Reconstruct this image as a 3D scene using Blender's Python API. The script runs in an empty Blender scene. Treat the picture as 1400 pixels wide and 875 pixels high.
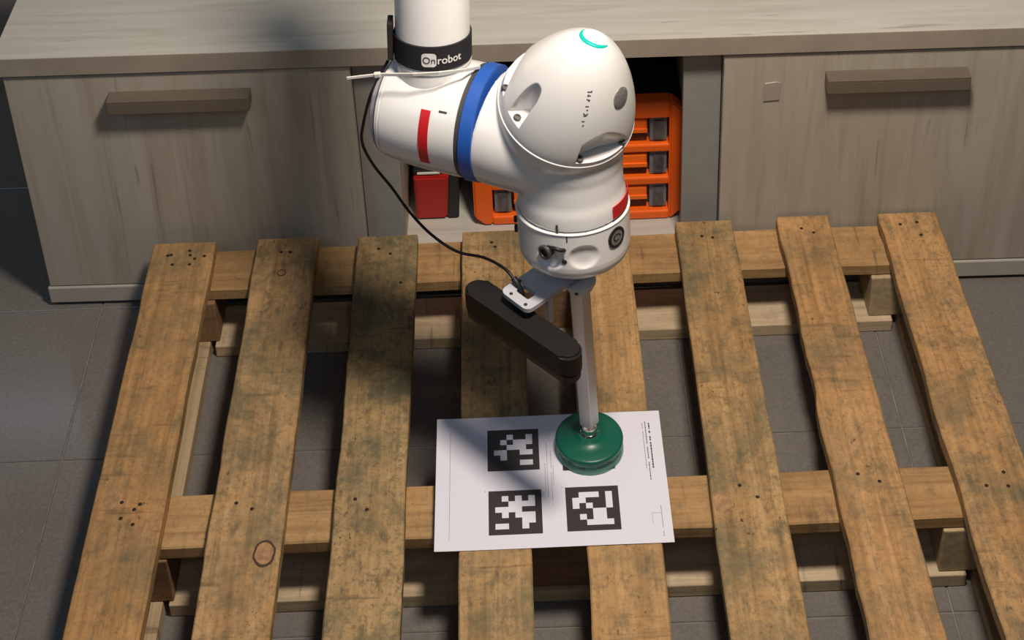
import bpy, bmesh, math, random
from mathutils import Vector, Matrix, noise
random.seed(7)
S = bpy.context.scene
COL = S.collection
PI = math.pi
V = Vector

# ------------------------------------------------------------------ camera
cam = bpy.data.cameras.new('camera'); camo = bpy.data.objects.new('camera', cam); COL.objects.link(camo)
R = V((0.9992, -0.0179, -0.0354)).normalized()
F = V((-0.0022, 0.8663, -0.4995)).normalized()
R = (R - F*R.dot(F)).normalized(); U = R.cross(F)
M = Matrix((R, U, -F)).transposed().to_4x4(); M.translation = V((0.03958, -1.5325, 1.9154))
camo.matrix_world = M
cam.sensor_fit = 'HORIZONTAL'; cam.sensor_width = 36.0
cam.lens = 2327.76/1400*36.0
cam.shift_x = 0.0
cam.shift_y = -(437.5+173.24)/1400
cam.clip_start = 0.05
S.camera = camo
# ------------------------------------------------------------------ world, lights, exposure
w = bpy.data.worlds.new('world'); S.world = w; w.use_nodes = True
bgn = w.node_tree.nodes['Background']; bgn.inputs[0].default_value = (0.80, 0.90, 1.0, 1); bgn.inputs[1].default_value = 0.035
def light(name, kind, loc, energy, color, size=0.1, target=None, size_y=None):
    l = bpy.data.lights.new(name, kind); o = bpy.data.objects.new(name, l); COL.objects.link(o)
    o.location = loc; l.energy = energy; l.color = color
    if kind == 'AREA':
        l.size = size
        if size_y: l.shape = 'RECTANGLE'; l.size_y = size_y
        else: l.shape = 'DISK'
    else:
        l.shadow_soft_size = size
    if target is not None:
        o.rotation_euler = (V(target)-V(loc)).to_track_quat('-Z', 'Y').to_euler()
    return o
light('ceiling_lamp', 'AREA', (0.30, -0.28, 1.95), 33, (1.0, 0.86, 0.72), 0.26, (0.20, 0.25, 0.2))
light('front_fill', 'AREA', (0.10, -1.62, 2.20), 2.4, (0.85, 0.90, 1.0), 0.50, (0.10, 0.20, 0.2))  # unseen soft fill added from the camera side
light('cool_left_fill', 'AREA', (-1.7, -1.3, 2.1), 5, (0.50, 0.72, 1.0), 1.1, (0.0, 0.1, 0.4))  # unseen cool fill added from the left for the bluish shaded sides
light('wall_strip_lamp', 'AREA', (-0.4, 1.88, 1.745), 2.5, (0.60, 0.78, 1.0), 3.2, (-0.4, 0.3, 0.4), 0.11)
S.view_settings.view_transform = 'Standard'; S.view_settings.look = 'None'
S.view_settings.gamma = 1.0; S.view_settings.use_curve_mapping = False
S.view_settings.exposure = 0.0

# ------------------------------------------------------------------ helpers
def link(o, parent=None):
    COL.objects.link(o)
    if parent is not None: o.parent = parent
    return o
def obj(name, bm, mat, parent=None, smooth=False, mats=None, keep=False):
    me = bpy.data.meshes.new(name)
    if not keep: bmesh.ops.recalc_face_normals(bm, faces=bm.faces)
    bm.to_mesh(me); bm.free()
    for m in (mats or [mat]): me.materials.append(m)
    if smooth:
        for p in me.polygons: p.use_smooth = True
    o = bpy.data.objects.new(name, me)
    return link(o, parent)
def auto(o, deg=35):
    bm = bmesh.new(); bm.from_mesh(o.data)
    for f in bm.faces: f.smooth = True
    for e in bm.edges:
        e.smooth = not (len(e.link_faces) == 2 and e.calc_face_angle(0) > math.radians(deg))
    bm.to_mesh(o.data); bm.free()
    return o
def tag(o, label=None, cat=None, group=None, kind=None):
    if label: o['label'] = label
    if cat: o['category'] = cat
    if group: o['group'] = group
    if kind: o['kind'] = kind
    return o
def thing(name, label, cat, loc=(0,0,0), group=None):
    o = bpy.data.objects.new(name, None); o.location = loc; o.empty_display_size = 0.05
    COL.objects.link(o); bpy.context.view_layer.update()
    return tag(o, label, cat, group)
def local(o, parent):
    # mesh was made in world coordinates; keep it in place under a parent that is only translated
    o.data.transform(Matrix.Translation(-wloc(parent)))
    return o
def wloc(p):
    v = V((0,0,0))
    while p is not None: v = v + p.location; p = p.parent
    return v
def part(name, bm, mat, parent, smooth=False, deg=None, mats=None, keep=False):
    o = obj(name, bm, mat, parent, smooth, mats, keep)
    local(o, parent)
    if deg: auto(o, deg)
    return o
def box(bm, x0, x1, y0, y1, z0, z1, bev=0.0, mat=None, mi=0):
    vs = [bm.verts.new((x, y, z)) for z in (z0, z1) for y in (y0, y1) for x in (x0, x1)]
    fs = [bm.faces.new([vs[i] for i in q]) for q in ((0,2,3,1),(4,5,7,6),(0,1,5,4),(2,6,7,3),(0,4,6,2),(1,3,7,5))]
    for f in fs: f.material_index = mi
    if mat is not None:
        for v in vs: v.co = mat @ v.co
    if bev > 0:
        es = list({e for f in fs for e in f.edges})
        bmesh.ops.bevel(bm, geom=es, offset=bev, segments=2, affect='EDGES', profile=0.5)
    return fs
def frame(a, hint=None):
    a = V(a).normalized()
    h = V(hint) if hint is not None else V((1,0,0))
    e1 = (h - a*h.dot(a)).normalized(); e2 = a.cross(e1)
    return a, e1, e2
def lathe(bm, prof, org, axis, seg=48, hint=None, disp=None, cap=(True, True), a0=0, a1=2*PI, mi=0):
    a, e1, e2 = frame(axis, hint); org = V(org)
    full = abs(a1-a0-2*PI) < 1e-6
    n = seg if full else seg+1
    rows = []
    for (t, r) in prof:
        if r < 1e-5 and full:
            rows.append([bm.verts.new(org+a*t)]*n); continue
        row = []
        for i in range(n):
            th = a0+(a1-a0)*i/seg
            rr = r if disp is None else disp(th, t, r)
            row.append(bm.verts.new(org+a*t+(e1*math.cos(th)+e2*math.sin(th))*rr))
        rows.append(row)
    fs = []
    for k in range(len(rows)-1):
        A, B = rows[k], rows[k+1]
        for i in range(n if full else n-1):
            j = (i+1) % n
            q = []
            for v in (A[i], A[j], B[j], B[i]):
                if v not in q: q.append(v)
            if len(q) >= 3:
                try: fs.append(bm.faces.new(q))
                except ValueError: pass
    if full:
        if cap[0] and rows[0][0] is not rows[0][-1]: fs.append(bm.faces.new(rows[0]))
        if cap[1] and rows[-1][0] is not rows[-1][-1]: fs.append(bm.faces.new(rows[-1]))
    for f in fs: f.material_index = mi
    return fs
def tube(bm, pts, r, seg=10, sub=6):
    # smooth tube through points (Catmull-Rom)
    P = [V(p) for p in pts]; P = [P[0]*2-P[1]] + P + [P[-1]*2-P[-2]]
    path = []
    for i in range(1, len(P)-2):
        for k in range(sub):
            t = k/sub
            a, b, c, d = P[i-1], P[i], P[i+1], P[i+2]
            path.append(0.5*((2*b)+(c-a)*t+(2*a-5*b+4*c-d)*t*t+(-a+3*b-3*c+d)*t**3))
    path.append(P[-2])
    up = V((0,0,1)); rows = []
    for i, p in enumerate(path):
        d = (path[min(i+1, len(path)-1)]-path[max(i-1, 0)]).normalized()
        n = (up - d*up.dot(d))
        if n.length < 1e-3: n = V((1,0,0)) - d*d.x
        n.normalize(); up = n; b = d.cross(n)
        rr = r(i/(len(path)-1)) if callable(r) else r
        rows.append([bm.verts.new(p+(n*math.cos(2*PI*k/seg)+b*math.sin(2*PI*k/seg))*rr) for k in range(seg)])
    for A, B in zip(rows, rows[1:]):
        for k in range(seg):
            bm.faces.new((A[k], A[(k+1)%seg], B[(k+1)%seg], B[k]))
    bm.faces.new(rows[0]); bm.faces.new(rows[-1])
def prism(bm, pts, z0, z1, mi=0):
    lo = [bm.verts.new((x, y, z0)) for x, y in pts]; hi = [bm.verts.new((x, y, z1)) for x, y in pts]
    n = len(pts)
    fs = [bm.faces.new(lo), bm.faces.new(hi)]
    for i in range(n): fs.append(bm.faces.new((lo[i], lo[(i+1)%n], hi[(i+1)%n], hi[i])))
    for f in fs: f.material_index = mi
    return fs

# ------------------------------------------------------------------ materials
def newmat(name):
    m = bpy.data.materials.new(name); m.use_nodes = True
    nt = m.node_tree; b = nt.nodes['Principled BSDF']
    return m, nt, b
def N(nt, t, **kw):
    n = nt.nodes.new(t)
    for k, v in kw.items():
        if k == 'inp':
            for i, x in v.items(): n.inputs[i].default_value = x
        else: setattr(n, k, v)
    return n
def ramp(nt, fac, stops):
    r = N(nt, 'ShaderNodeValToRGB'); nt.links.new(fac, r.inputs[0])
    e = r.color_ramp.elements
    while len(e) < len(stops): e.new(0.5)
    for i, (p, c) in enumerate(stops):
        e[i].position = p; e[i].color = (c[0], c[1], c[2], 1) if not isinstance(c, (int, float)) else (c, c, c, 1)
    return r.outputs[0]
def mix(nt, fac, a, b, mode='MIX'):
    m = N(nt, 'ShaderNodeMix', data_type='RGBA', blend_type=mode)
    for s, x in ((0, fac), (6, a), (7, b)):
        if isinstance(x, (int, float)): m.inputs[s].default_value = x
        elif isinstance(x, tuple): m.inputs[s].default_value = (*x, 1) if len(x) == 3 else x
        else: nt.links.new(x, m.inputs[s])
    return m.outputs[2]
def coords(nt, scale, rnd=0.0, rot=(0,0,0)):
    tc = N(nt, 'ShaderNodeTexCoord'); v = tc.outputs['Object']
    if rnd:
        oi = N(nt, 'ShaderNodeObjectInfo')
        mu = N(nt, 'ShaderNodeMath', operation='MULTIPLY', inp={1: rnd}); nt.links.new(oi.outputs['Random'], mu.inputs[0])
        ad = N(nt, 'ShaderNodeVectorMath', operation='ADD'); nt.links.new(v, ad.inputs[0]); nt.links.new(mu.outputs[0], ad.inputs[1]); v = ad.outputs[0]
    mp = N(nt, 'ShaderNodeMapping'); mp.inputs['Scale'].default_value = scale; mp.inputs['Rotation'].default_value = rot
    nt.links.new(v, mp.inputs[0]); return mp.outputs[0]
def nz(nt, vec, scale, detail=3, rough=0.5, dist=0.0):
    n = N(nt, 'ShaderNodeTexNoise'); n.inputs['Scale'].default_value = scale; n.inputs['Detail'].default_value = detail
    n.inputs['Roughness'].default_value = rough; n.inputs['Distortion'].default_value = dist
    nt.links.new(vec, n.inputs['Vector']); return n.outputs[0]
def bump(nt, b, h, strength, dist=0.001):
    bp = N(nt, 'ShaderNodeBump', inp={0: strength, 1: dist}); nt.links.new(h, bp.inputs['Height']); nt.links.new(bp.outputs[0], b.inputs['Normal'])
def plain(name, col, rough=0.5, metal=0.0, spec=0.5, coat=0.0, noise_amt=0.0, nscale=40):
    m, nt, b = newmat(name)
    b.inputs['Base Color'].default_value = (*col, 1); b.inputs['Roughness'].default_value = rough
    b.inputs['Metallic'].default_value = metal; b.inputs['Specular IOR Level'].default_value = spec
    b.inputs['Coat Weight'].default_value = coat
    if noise_amt:
        f = nz(nt, coords(nt, (1,1,1)), nscale, 4)
        d = tuple(c*(1-noise_amt) for c in col); e = tuple(min(1, c*(1+noise_amt)) for c in col)
        nt.links.new(ramp(nt, f, [(0.3, d), (0.7, e)]), b.inputs['Base Color'])
    return m
def wood(name, light_c, mid_c, dark_c, axis='Y', stain=0.6, seed=37.0, green=(0.13,0.12,0.07)):
    m, nt, b = newmat(name)
    sc = (1,1,1)
    if axis == 'Y': g = (38, 1.6, 38); tr = (5, 55, 5)
    else: g = (1.6, 38, 38); tr = (55, 5, 5)
    v = coords(nt, g, seed)
    base = ramp(nt, nz(nt, v, 1.0, 5, 0.6, 0.8), [(0.25, dark_c), (0.45, mid_c), (0.62, light_c), (0.8, mid_c)])
    v1 = coords(nt, (1,1,1), seed)
    big = nz(nt, v1, 5.5, 3, 0.55)
    c = mix(nt, ramp(nt, big, [(0.38, 0.0), (0.68, 0.6)]), base, tuple(x*1.0 for x in light_c))
    # per-board tone
    oi = N(nt, 'ShaderNodeObjectInfo')
    c = mix(nt, 1.0, c, oi.outputs['Color'], 'MULTIPLY')
    al = oi.outputs['Alpha']
    def gain(x):
        q = N(nt, 'ShaderNodeMath', operation='MULTIPLY', use_clamp=True); nt.links.new(x, q.inputs[0]); nt.links.new(al, q.inputs[1]); return q.outputs[0]
    # grey-green mould clouds with speckles
    cloud = gain(ramp(nt, nz(nt, v1, 9.0, 8, 0.74, 0.3), [(0.44, 0.0), (0.68, stain)]))
    smu = gain(ramp(nt, nz(nt, coords(nt, (2.2,1,1), seed+31), 26.0, 6, 0.75), [(0.52, 0.0), (0.66, 0.6)]))
    c = mix(nt, smu, c, (0.16,0.115,0.06))
    c = mix(nt, cloud, c, green)
    sp = ramp(nt, nz(nt, coords(nt, (1.6,1,1), seed+9), 95.0, 3, 0.6), [(0.63, 0.0), (0.70, 0.65)])
    gate = ramp(nt, nz(nt, v1, 8.0, 3, 0.6), [(0.50, 0.0), (0.62, 1.0)])
    spm = mix(nt, 1.0, sp, gate, 'MULTIPLY')
    spm = gain(spm)
    c = mix(nt, spm, c, (0.045,0.03,0.018))
    # cross-grain saw marks
    st = ramp(nt, nz(nt, coords(nt, tr, seed+3), 1.6, 3, 0.6), [(0.58, 0.0), (0.70, 0.6)])
    st = mix(nt, 1.0, st, ramp(nt, nz(nt, v1, 6.0, 2), [(0.45, 0.0), (0.6, 1.0)]), 'MULTIPLY')
    c = mix(nt, st, c, (0.09,0.06,0.035))
    fg = ramp(nt, nz(nt, coords(nt, (g[0]*2.6, g[1]*1.6, g[2]*2.6), seed+50), 1.6, 4, 0.7), [(0.35, (0.80,0.79,0.77)), (0.55, (1.04,1.04,1.04))])
    c = mix(nt, 1.0, c, fg, 'MULTIPLY')
    fl = gain(ramp(nt, nz(nt, coords(nt, (1,1,1), seed+70), 130.0, 5, 0.8), [(0.50, 0.0), (0.66, 0.45)]))
    c = mix(nt, fl, c, (0.13,0.095,0.055))
    nt.links.new(c, b.inputs['Base Color']); b.inputs['Roughness'].default_value = 0.72; b.inputs['Specular IOR Level'].default_value = 0.28
    bump(nt, b, nz(nt, coords(nt, (g[0]*3, g[1]*3, g[2]*3), seed), 1.2, 4, 0.6), 0.35, 0.0012)
    return m
def laminate(name, axis, warm=1.0):
    m, nt, b = newmat(name)
    g = {'X': (2.2, 34, 34), 'Z': (30, 30, 1.9)}[axis]
    f = nz(nt, coords(nt, g, 5), 1.0, 5, 0.62, 1.1)
    A = (0.40,0.36,0.30); B_ = (0.33,0.29,0.235); C_ = (0.43,0.40,0.345)
    if axis == 'X': A = (0.47,0.455,0.41); B_ = (0.40,0.385,0.34); C_ = (0.51,0.50,0.46)
    c = ramp(nt, f, [(0.30, B_), (0.48, A), (0.65, C_)])
    streak = ramp(nt, nz(nt, coords(nt, tuple(x*1.7 for x in g), 5), 1.0, 3, 0.55, 1.6), [(0.66, 0.0), (0.75, 0.5)])
    c = mix(nt, streak, c, (0.17,0.145,0.11))
    cr = ramp(nt, nz(nt, coords(nt, tuple(x*4 for x in g), 5), 1.0, 2, 0.5, 0.5), [(0.70, 0.0), (0.76, 0.45)])
    c = mix(nt, cr, c, (0.16,0.13,0.10))
    nt.links.new(c, b.inputs['Base Color']); b.inputs['Roughness'].default_value = 0.5; b.inputs['Specular IOR Level'].default_value = 0.35
    bump(nt, b, f, 0.15, 0.001)
    return m
WOOD = wood('deck_wood', (0.49,0.32,0.155), (0.40,0.245,0.105), (0.29,0.165,0.066), 'Y', 0.75)
WOODX = wood('stringer_wood', (0.47,0.30,0.14), (0.37,0.22,0.093), (0.27,0.15,0.06), 'X', 0.45)
WOODP = wood('pale_wood', (0.56,0.45,0.31), (0.49,0.38,0.25), (0.40,0.30,0.18), 'X', 0.10)
WOODPY = wood('pale_wood_runner', (0.46,0.35,0.22), (0.40,0.29,0.17), (0.32,0.22,0.12), 'Y', 0.10)
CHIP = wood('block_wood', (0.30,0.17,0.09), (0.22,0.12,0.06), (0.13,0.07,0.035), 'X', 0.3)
CHIPL = plain('pale_block', (0.42,0.32,0.19), 0.8, noise_amt=0.2, nscale=90)
LAMX = laminate('laminate_top', 'X'); LAMZ = laminate('laminate_door', 'Z')
GREYP = plain('grey_board', (0.27,0.275,0.26), 0.55, noise_amt=0.05)
LIPM = plain('laminate_edge', (0.33,0.285,0.235), 0.5, noise_amt=0.10, nscale=14)
HANDM = plain('handle_taupe', (0.17,0.14,0.11), 0.45, 0.25, noise_amt=0.05)
PLINM = plain('plinth_grey', (0.40,0.38,0.34), 0.5, noise_amt=0.06, nscale=12)
DARK = plain('dark_board', (0.030,0.026,0.022), 0.7)
BLACK = plain('black_rubber', (0.012,0.012,0.014), 0.5)
BLACKF = plain('black_fabric', (0.010,0.010,0.013), 0.75)
BLKCAM = plain('black_case', (0.009,0.008,0.0075), 0.55, spec=0.3)
WHITE = plain('white_paint', (0.80,0.80,0.80), 0.26, coat=0.35)
WHITE2 = plain('white_paint_seam', (0.80,0.80,0.80), 0.3)
GREYW = plain('light_grey_metal', (0.50,0.51,0.53), 0.45)
GAPM = plain('joint_gap', (0.05,0.05,0.055), 0.6)
BLUE = plain('blue_band', (0.018,0.095,0.42), 0.38)
RED = plain('red_label', (0.55,0.012,0.018), 0.45)
REDBOX = plain('red_plastic', (0.38,0.015,0.011), 0.42)
ORANGE = plain('orange_plastic', (0.86,0.13,0.008), 0.42)
ORANGE2 = plain('orange_handle', (0.95,0.17,0.012), 0.38)
SCREW = plain('screw_metal', (0.13,0.13,0.125), 0.42, 0.7)
SCREWD = plain('screw_socket', (0.02,0.02,0.02), 0.6)
METAL = plain('bright_metal', (0.75,0.73,0.68), 0.18, 1.0)
ALU = plain('aluminium_tube', (0.62,0.60,0.60), 0.40, 0.45, coat=0.1)
NAIL = plain('nail_rust', (0.035,0.022,0.015), 0.6, 0.5)
KNOT = plain('knot_wood', (0.33,0.19,0.09), 0.7, noise_amt=0.35, nscale=120)
KNOTR = plain('knot_rim', (0.07,0.035,0.02), 0.75)
INK = plain('print_ink', (0.030,0.024,0.026), 0.55)
INKG = plain('print_grey', (0.22,0.21,0.22), 0.6)
WIRE = plain('cable_black', (0.010,0.008,0.008), 0.4)
TIE = plain('nylon_white', (0.66,0.65,0.62), 0.4)
GREEN, _nt, _b = newmat('green_silicone')
_b.inputs['Base Color'].default_value = (0.006,0.105,0.066,1); _b.inputs['Roughness'].default_value = 0.34
_b.inputs['Subsurface Weight'].default_value = 0.15; _b.inputs['Subsurface Radius'].default_value = (0.002,0.008,0.005); _b.inputs['Specular IOR Level'].default_value = 0.4
GREENL, _nt, _b = newmat('green_silicone_lip')
_b.inputs['Base Color'].default_value = (0.35,0.66,0.56,1); _b.inputs['Roughness'].default_value = 0.25; _b.inputs['Transmission Weight'].default_value = 0.75; _b.inputs['IOR'].default_value = 1.2
PAPER, _nt, _b = newmat('paper_white')
_b.inputs['Base Color'].default_value = (0.71,0.71,0.81,1); _b.inputs['Roughness'].default_value = 0.7; _b.inputs['Specular IOR Level'].default_value = 0.2
PAPER2 = plain('marker_white', (0.71,0.71,0.81), 0.7, spec=0.2)
CLEAR, _nt, _b = newmat('clear_drawer_window')
_b.inputs['Base Color'].default_value = (0.55,0.56,0.60,1); _b.inputs['Roughness'].default_value = 0.12; _b.inputs['Transmission Weight'].default_value = 0.75; _b.inputs['IOR'].default_value = 1.3
INNER = plain('drawer_inside', (0.09,0.085,0.09), 0.5, noise_amt=0.5, nscale=60)
BROWN = plain('drawer_slot_brown', (0.10,0.035,0.02), 0.6)  # dark brown strip below the drawer handles
LED, _nt, _b = newmat('led_teal')
_b.inputs['Base Color'].default_value = (0,0.25,0.22,1); _b.inputs['Emission Color'].default_value = (0.0,0.62,0.50,1); _b.inputs['Emission Strength'].default_value = 0.6
LEDW, _nt, _b = newmat('led_lens')
_b.inputs['Base Color'].default_value = (0.85,0.95,0.95,1); _b.inputs['Emission Color'].default_value = (0.6,1.0,0.95,1); _b.inputs['Emission Strength'].default_value = 0.12; _b.inputs['Roughness'].default_value = 0.3
def tilemat():
    m, nt, b = newmat('floor_tile')
    v = coords(nt, (1,1,1), 21)
    c = ramp(nt, nz(nt, v, 220, 3, 0.7), [(0.3, (0.145,0.133,0.125)), (0.7, (0.200,0.186,0.176))])
    c = mix(nt, ramp(nt, nz(nt, v, 6, 4, 0.6), [(0.4, 0.0), (0.7, 0.35)]), c, (0.13,0.118,0.112))
    c = mix(nt, ramp(nt, nz(nt, v, 340, 1, 0.5), [(0.74, 0.0), (0.78, 0.5)]), c, (0.34,0.32,0.31))
    nt.links.new(c, b.inputs['Base Color'])
    b.inputs['Roughness'].default_value = 0.15; b.inputs['Specular IOR Level'].default_value = 0.45
    bump(nt, b, nz(nt, v, 180, 3), 0.06, 0.0005)
    return m
TILE = tilemat()
GROUT = plain('grout', (0.21,0.197,0.185), 0.9, noise_amt=0.3, nscale=30)
WALLM = plain('wall_plaster', (0.35,0.34,0.32), 0.85, noise_amt=0.05, nscale=8)

# ------------------------------------------------------------------ setting
bm = bmesh.new(); box(bm, -2.45, 2.70, -2.3, 2.0, -0.06, -0.0022)
floor = obj('floor', bm, GROUT); tag(floor, kind='structure')
T = 0.30; g = 0.0022
tiles = {}
def tile_mesh():
    bm = bmesh.new()
    h = T/2-g/2
    fs = box(bm, -h, h, -h, h, -0.008, 0.0)
    top = [f for f in fs if all(v.co.z > -0.001 for v in f.verts)][0]
    bmesh.ops.bevel(bm, geom=list(top.edges), offset=0.0010, segments=1, affect='EDGES')
    me = bpy.data.meshes.new('floor_tile'); bmesh.ops.recalc_face_normals(bm, faces=bm.faces); bm.to_mesh(me); bm.free()
    me.materials.append(TILE); return me
tm = tile_mesh()
for i in range(-9, 7):
    for j in range(-7, 6):
        o = bpy.data.objects.new('floor_tile', tm); o.location = (0.5585+T*(i+0.5), 0.165+T*(j+0.5), random.uniform(-0.0003, 0.0)); link(o, floor)
bm = bmesh.new(); box(bm, -2.45, 2.7, 1.92, 2.0, 0, 2.6)
wl = obj('wall_back', bm, WALLM); tag(wl, kind='structure')

# ------------------------------------------------------------------ pallet
pal = thing('pallet', 'weathered wooden pallet with eight top boards lying in front of the cabinet', 'pallet', (0.064, -0.05, 0.0))
def plank(name, x0t, x1t, x0b, x1b, y0, y1, z0, z1, mat, rough_l=0.0012, rough_r=0.0012, seed=0, nseg=46, axis='Y'):
    """board along Y: left/right edge x at far end (y1) and near end (y0), wavering edges, eased arrises"""
    bm = bmesh.new(); rows = []
    b = 0.0018
    for k in range(nseg+1):
        f = k/nseg; y = y0+(y1-y0)*f
        xl = x0b+(x0t-x0b)*f + rough_l*noise.noise(V((seed, y*9, 1)))*1.6 + rough_l*0.5*noise.noise(V((seed, y*40, 3)))
        xr = x1b+(x1t-x1b)*f + rough_r*noise.noise(V((seed+5, y*9, 2)))*1.6 + rough_r*0.5*noise.noise(V((seed+5, y*40, 4)))
        dz = 0.0008*noise.noise(V((seed, y*3, 7)))
        ring = [(xl, z0+b), (xl+b, z0), (xr-b, z0), (xr, z0+b), (xr, z1-b+dz), (xr-b, z1+dz), ((xl+xr)/2, z1+dz*0.6), (xl+b, z1+dz), (xl, z1-b+dz)]
        if k in (0, nseg): y2 = y + (0.0004 if k == 0 else -0.0004)
        else: y2 = y
        if axis == 'Y': rows.append([bm.verts.new((x, y2, z)) for x, z in ring])
        else: rows.append([bm.verts.new((y2, x, z)) for x, z in ring])
    n = len(rows[0])
    for A, B in zip(rows, rows[1:]):
        for i in range(n): bm.faces.new((A[i], A[(i+1)%n], B[(i+1)%n], B[i]))
    bm.faces.new(rows[0]); bm.faces.new(rows[-1])
    o = part(name, bm, mat, pal, deg=40)
    return o
ZT = 0.144
decks = [(-0.536,-0.4413,-0.533,-0.4405),(-0.3761,-0.2839,-0.3805,-0.2851),(-0.2225,-0.1323,-0.2238,-0.1324),(-0.0631,0.0284,-0.0637,0.0262),
         (0.0955,0.1881,0.0937,0.1864),(0.2618,0.3495,0.2534,0.3473),(0.4185,0.4957,0.4147,0.5038),(0.5721,0.6611,0.5691,0.6665)]
nails = {0: [(-0.51,0.422),(-0.505,0.423),(-0.5,0.402),(-0.478,0.431),(-0.476,0.421),(-0.468,0.413),(-0.474,0.401),(-0.454,0.418),(-0.497,-0.035),(-0.473,-0.039),(-0.479,-0.047),(-0.494,-0.06),(-0.477,-0.07)],
         1: [(-0.338,0.42),(-0.324,0.419),(-0.349,-0.043),(-0.328,-0.053)],
         2: [(-0.19,0.419),(-0.172,0.407),(-0.154,0.345),(-0.197,-0.044),(-0.181,-0.061)],
         3: [(-0.019,0.423),(-0.014,0.413)], 4: [(0.13,0.42),(0.15,0.41)],
         5: [(0.299,0.419),(0.315,0.415),(0.294,-0.046),(0.314,-0.065)],
         6: [(0.451,0.427),(0.468,0.417),(0.447,-0.035),(0.472,-0.048)],
         7: [(0.601,0.428),(0.627,0.431),(0.627,0.403),(0.605,-0.061),(0.632,-0.041),(0.632,-0.063)]}
knots = {0: [(-0.512,-0.029,0.010,0.016,False)], 1: [(-0.305,-0.121,0.0125,0.018,True),(-0.333,0.375,0.006,0.006,True)], 5: [(0.268,-0.072,0.012,0.017,False)], 6: [(0.466,-0.285,0.010,0.009,False)]}
far_y = [0.4495,0.4511,0.4472,0.4486,0.448,0.4529,0.4545,0.4535]
TONE = [(1.04,0.92,0.80,1.0), (1.0,0.97,0.95,1.3), (0.88,0.92,0.92,1.8), (0.95,0.95,0.92,1.4), (1.04,0.98,0.90,1.1), (1.0,0.97,0.92,1.4), (1.06,0.95,0.86,1.1), (1.05,0.95,0.86,1.3)]
for i, (a, b_, c, d) in enumerate(decks):
    s = (far_y[i]-(-0.548))/(far_y[i]+0.25)
    c2 = a+(c-a)*s; d2 = b_+(d-b_)*s
    rl = 0.0016; rr = 0.0014; seedd = i
    if i == 6: rl = 0.0042
    if i == 7: rl = 0.0032
    o = plank('deck_board', a, b_, c2, d2, -0.548, far_y[i], ZT-0.022, ZT, WOOD, rl, rr, seed=i*11.3)
    o.color = TONE[i]
    for (x, y) in nails.get(i, []):
        bm = bmesh.new(); lathe(bm, [(-0.002, 0.0022), (0.0008, 0.0026), (0.0012, 0.0018)], (x, y, ZT-0.0002), (0,0,1), 8)
        part('nail', bm, NAIL, o)
    for (x, y, rx, ry, rim) in knots.get(i, []):
        bm = bmesh.new()
        lathe(bm, [(0.0, rx*1.02), (0.0006, rx*0.96), (0.0009, rx*0.5), (0.0009, 0)], (0, 0, 0), (0,0,1), 20, mi=0)
        if rim:
            lathe(bm, [(0.0, rx*1.14), (0.0011, rx*1.08), (0.0011, rx*0.92), (0.0, rx*0.9)], (0,0,0), (0,0,1), 20, cap=(False, False), mi=1)
        for v in bm.verts: v.co = V((v.co.x+x+0.0006*math.sin(9*v.co.y/ry), v.co.y*ry/rx+y, v.co.z+ZT-0.0002))
        part('knot', bm, KNOT, o, mats=[KNOT, KNOTR])
# stringer boards (along X) under the deck
SX0, SX1 = -0.532, 0.664
for (ya, yb, sd) in ((0.369, 0.4545, 3), (-0.0885, -0.0065, 8), (-0.545, -0.46, 13)):
    plank('stringer_board', yb-0.004, yb-0.004, ya, ya, 0, 1, 0, 1, WOODX) if False else None
    bm = bmesh.new(); rows = []
    nseg = 40; z0, z1 = ZT-0.044, ZT-0.0228; b = 0.002
    for k in range(nseg+1):
        x = SX0+(SX1-SX0)*k/nseg
        y0 = ya+0.002*noise.noise(V((sd, x*8, 0))); y1 = yb+0.002*noise.noise(V((sd+4, x*8, 0)))
        ring = [(y0+b, z0), (y1-b, z0), (y1, z0+b), (y1, z1-b), (y1-b, z1), (y0+b, z1), (y0, z1-b), (y0, z0+b)]
        rows.append([bm.verts.new((x, y, z)) for y, z in ring])
    for A, B in zip(rows, rows[1:]):
        for q in range(8): bm.faces.new((A[q], A[(q+1)%8], B[(q+1)%8], B[q]))
    bm.faces.new(rows[0]); bm.faces.new(rows[-1])
    part('stringer_board', bm, WOODX, pal, deg=40).color = (1,0.97,0.93,0.7)
# blocks
for (y0, y1) in ((0.362, 0.45), (-0.092, -0.004), (-0.54, -0.455)):
    for k, (x0, x1) in enumerate(((-0.530, -0.437), (0.018, 0.128), (0.583, 0.662))):
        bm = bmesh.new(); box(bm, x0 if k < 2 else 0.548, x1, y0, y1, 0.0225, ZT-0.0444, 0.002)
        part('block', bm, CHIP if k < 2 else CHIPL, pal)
# bottom boards along X and runners along Y
for (y0, y1) in ((0.352, 0.438), (-0.098, -0.012), (-0.545, -0.46)):
    bm = bmesh.new(); box(bm, -0.444, 0.583, y0, y1, 0.0005, 0.022, 0.0015)
    part('bottom_board', bm, WOODP, pal).color = (1,1,1,0.25)
for (x0, x1) in ((-0.534, -0.452), (0.592, 0.664)):
    bm = bmesh.new(); box(bm, x0, x1, -0.546, 0.44, 0.0005, 0.0222, 0.0015)
    part('bottom_runner', bm, WOODPY, pal).color = (1,1,1,0.25)

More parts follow.
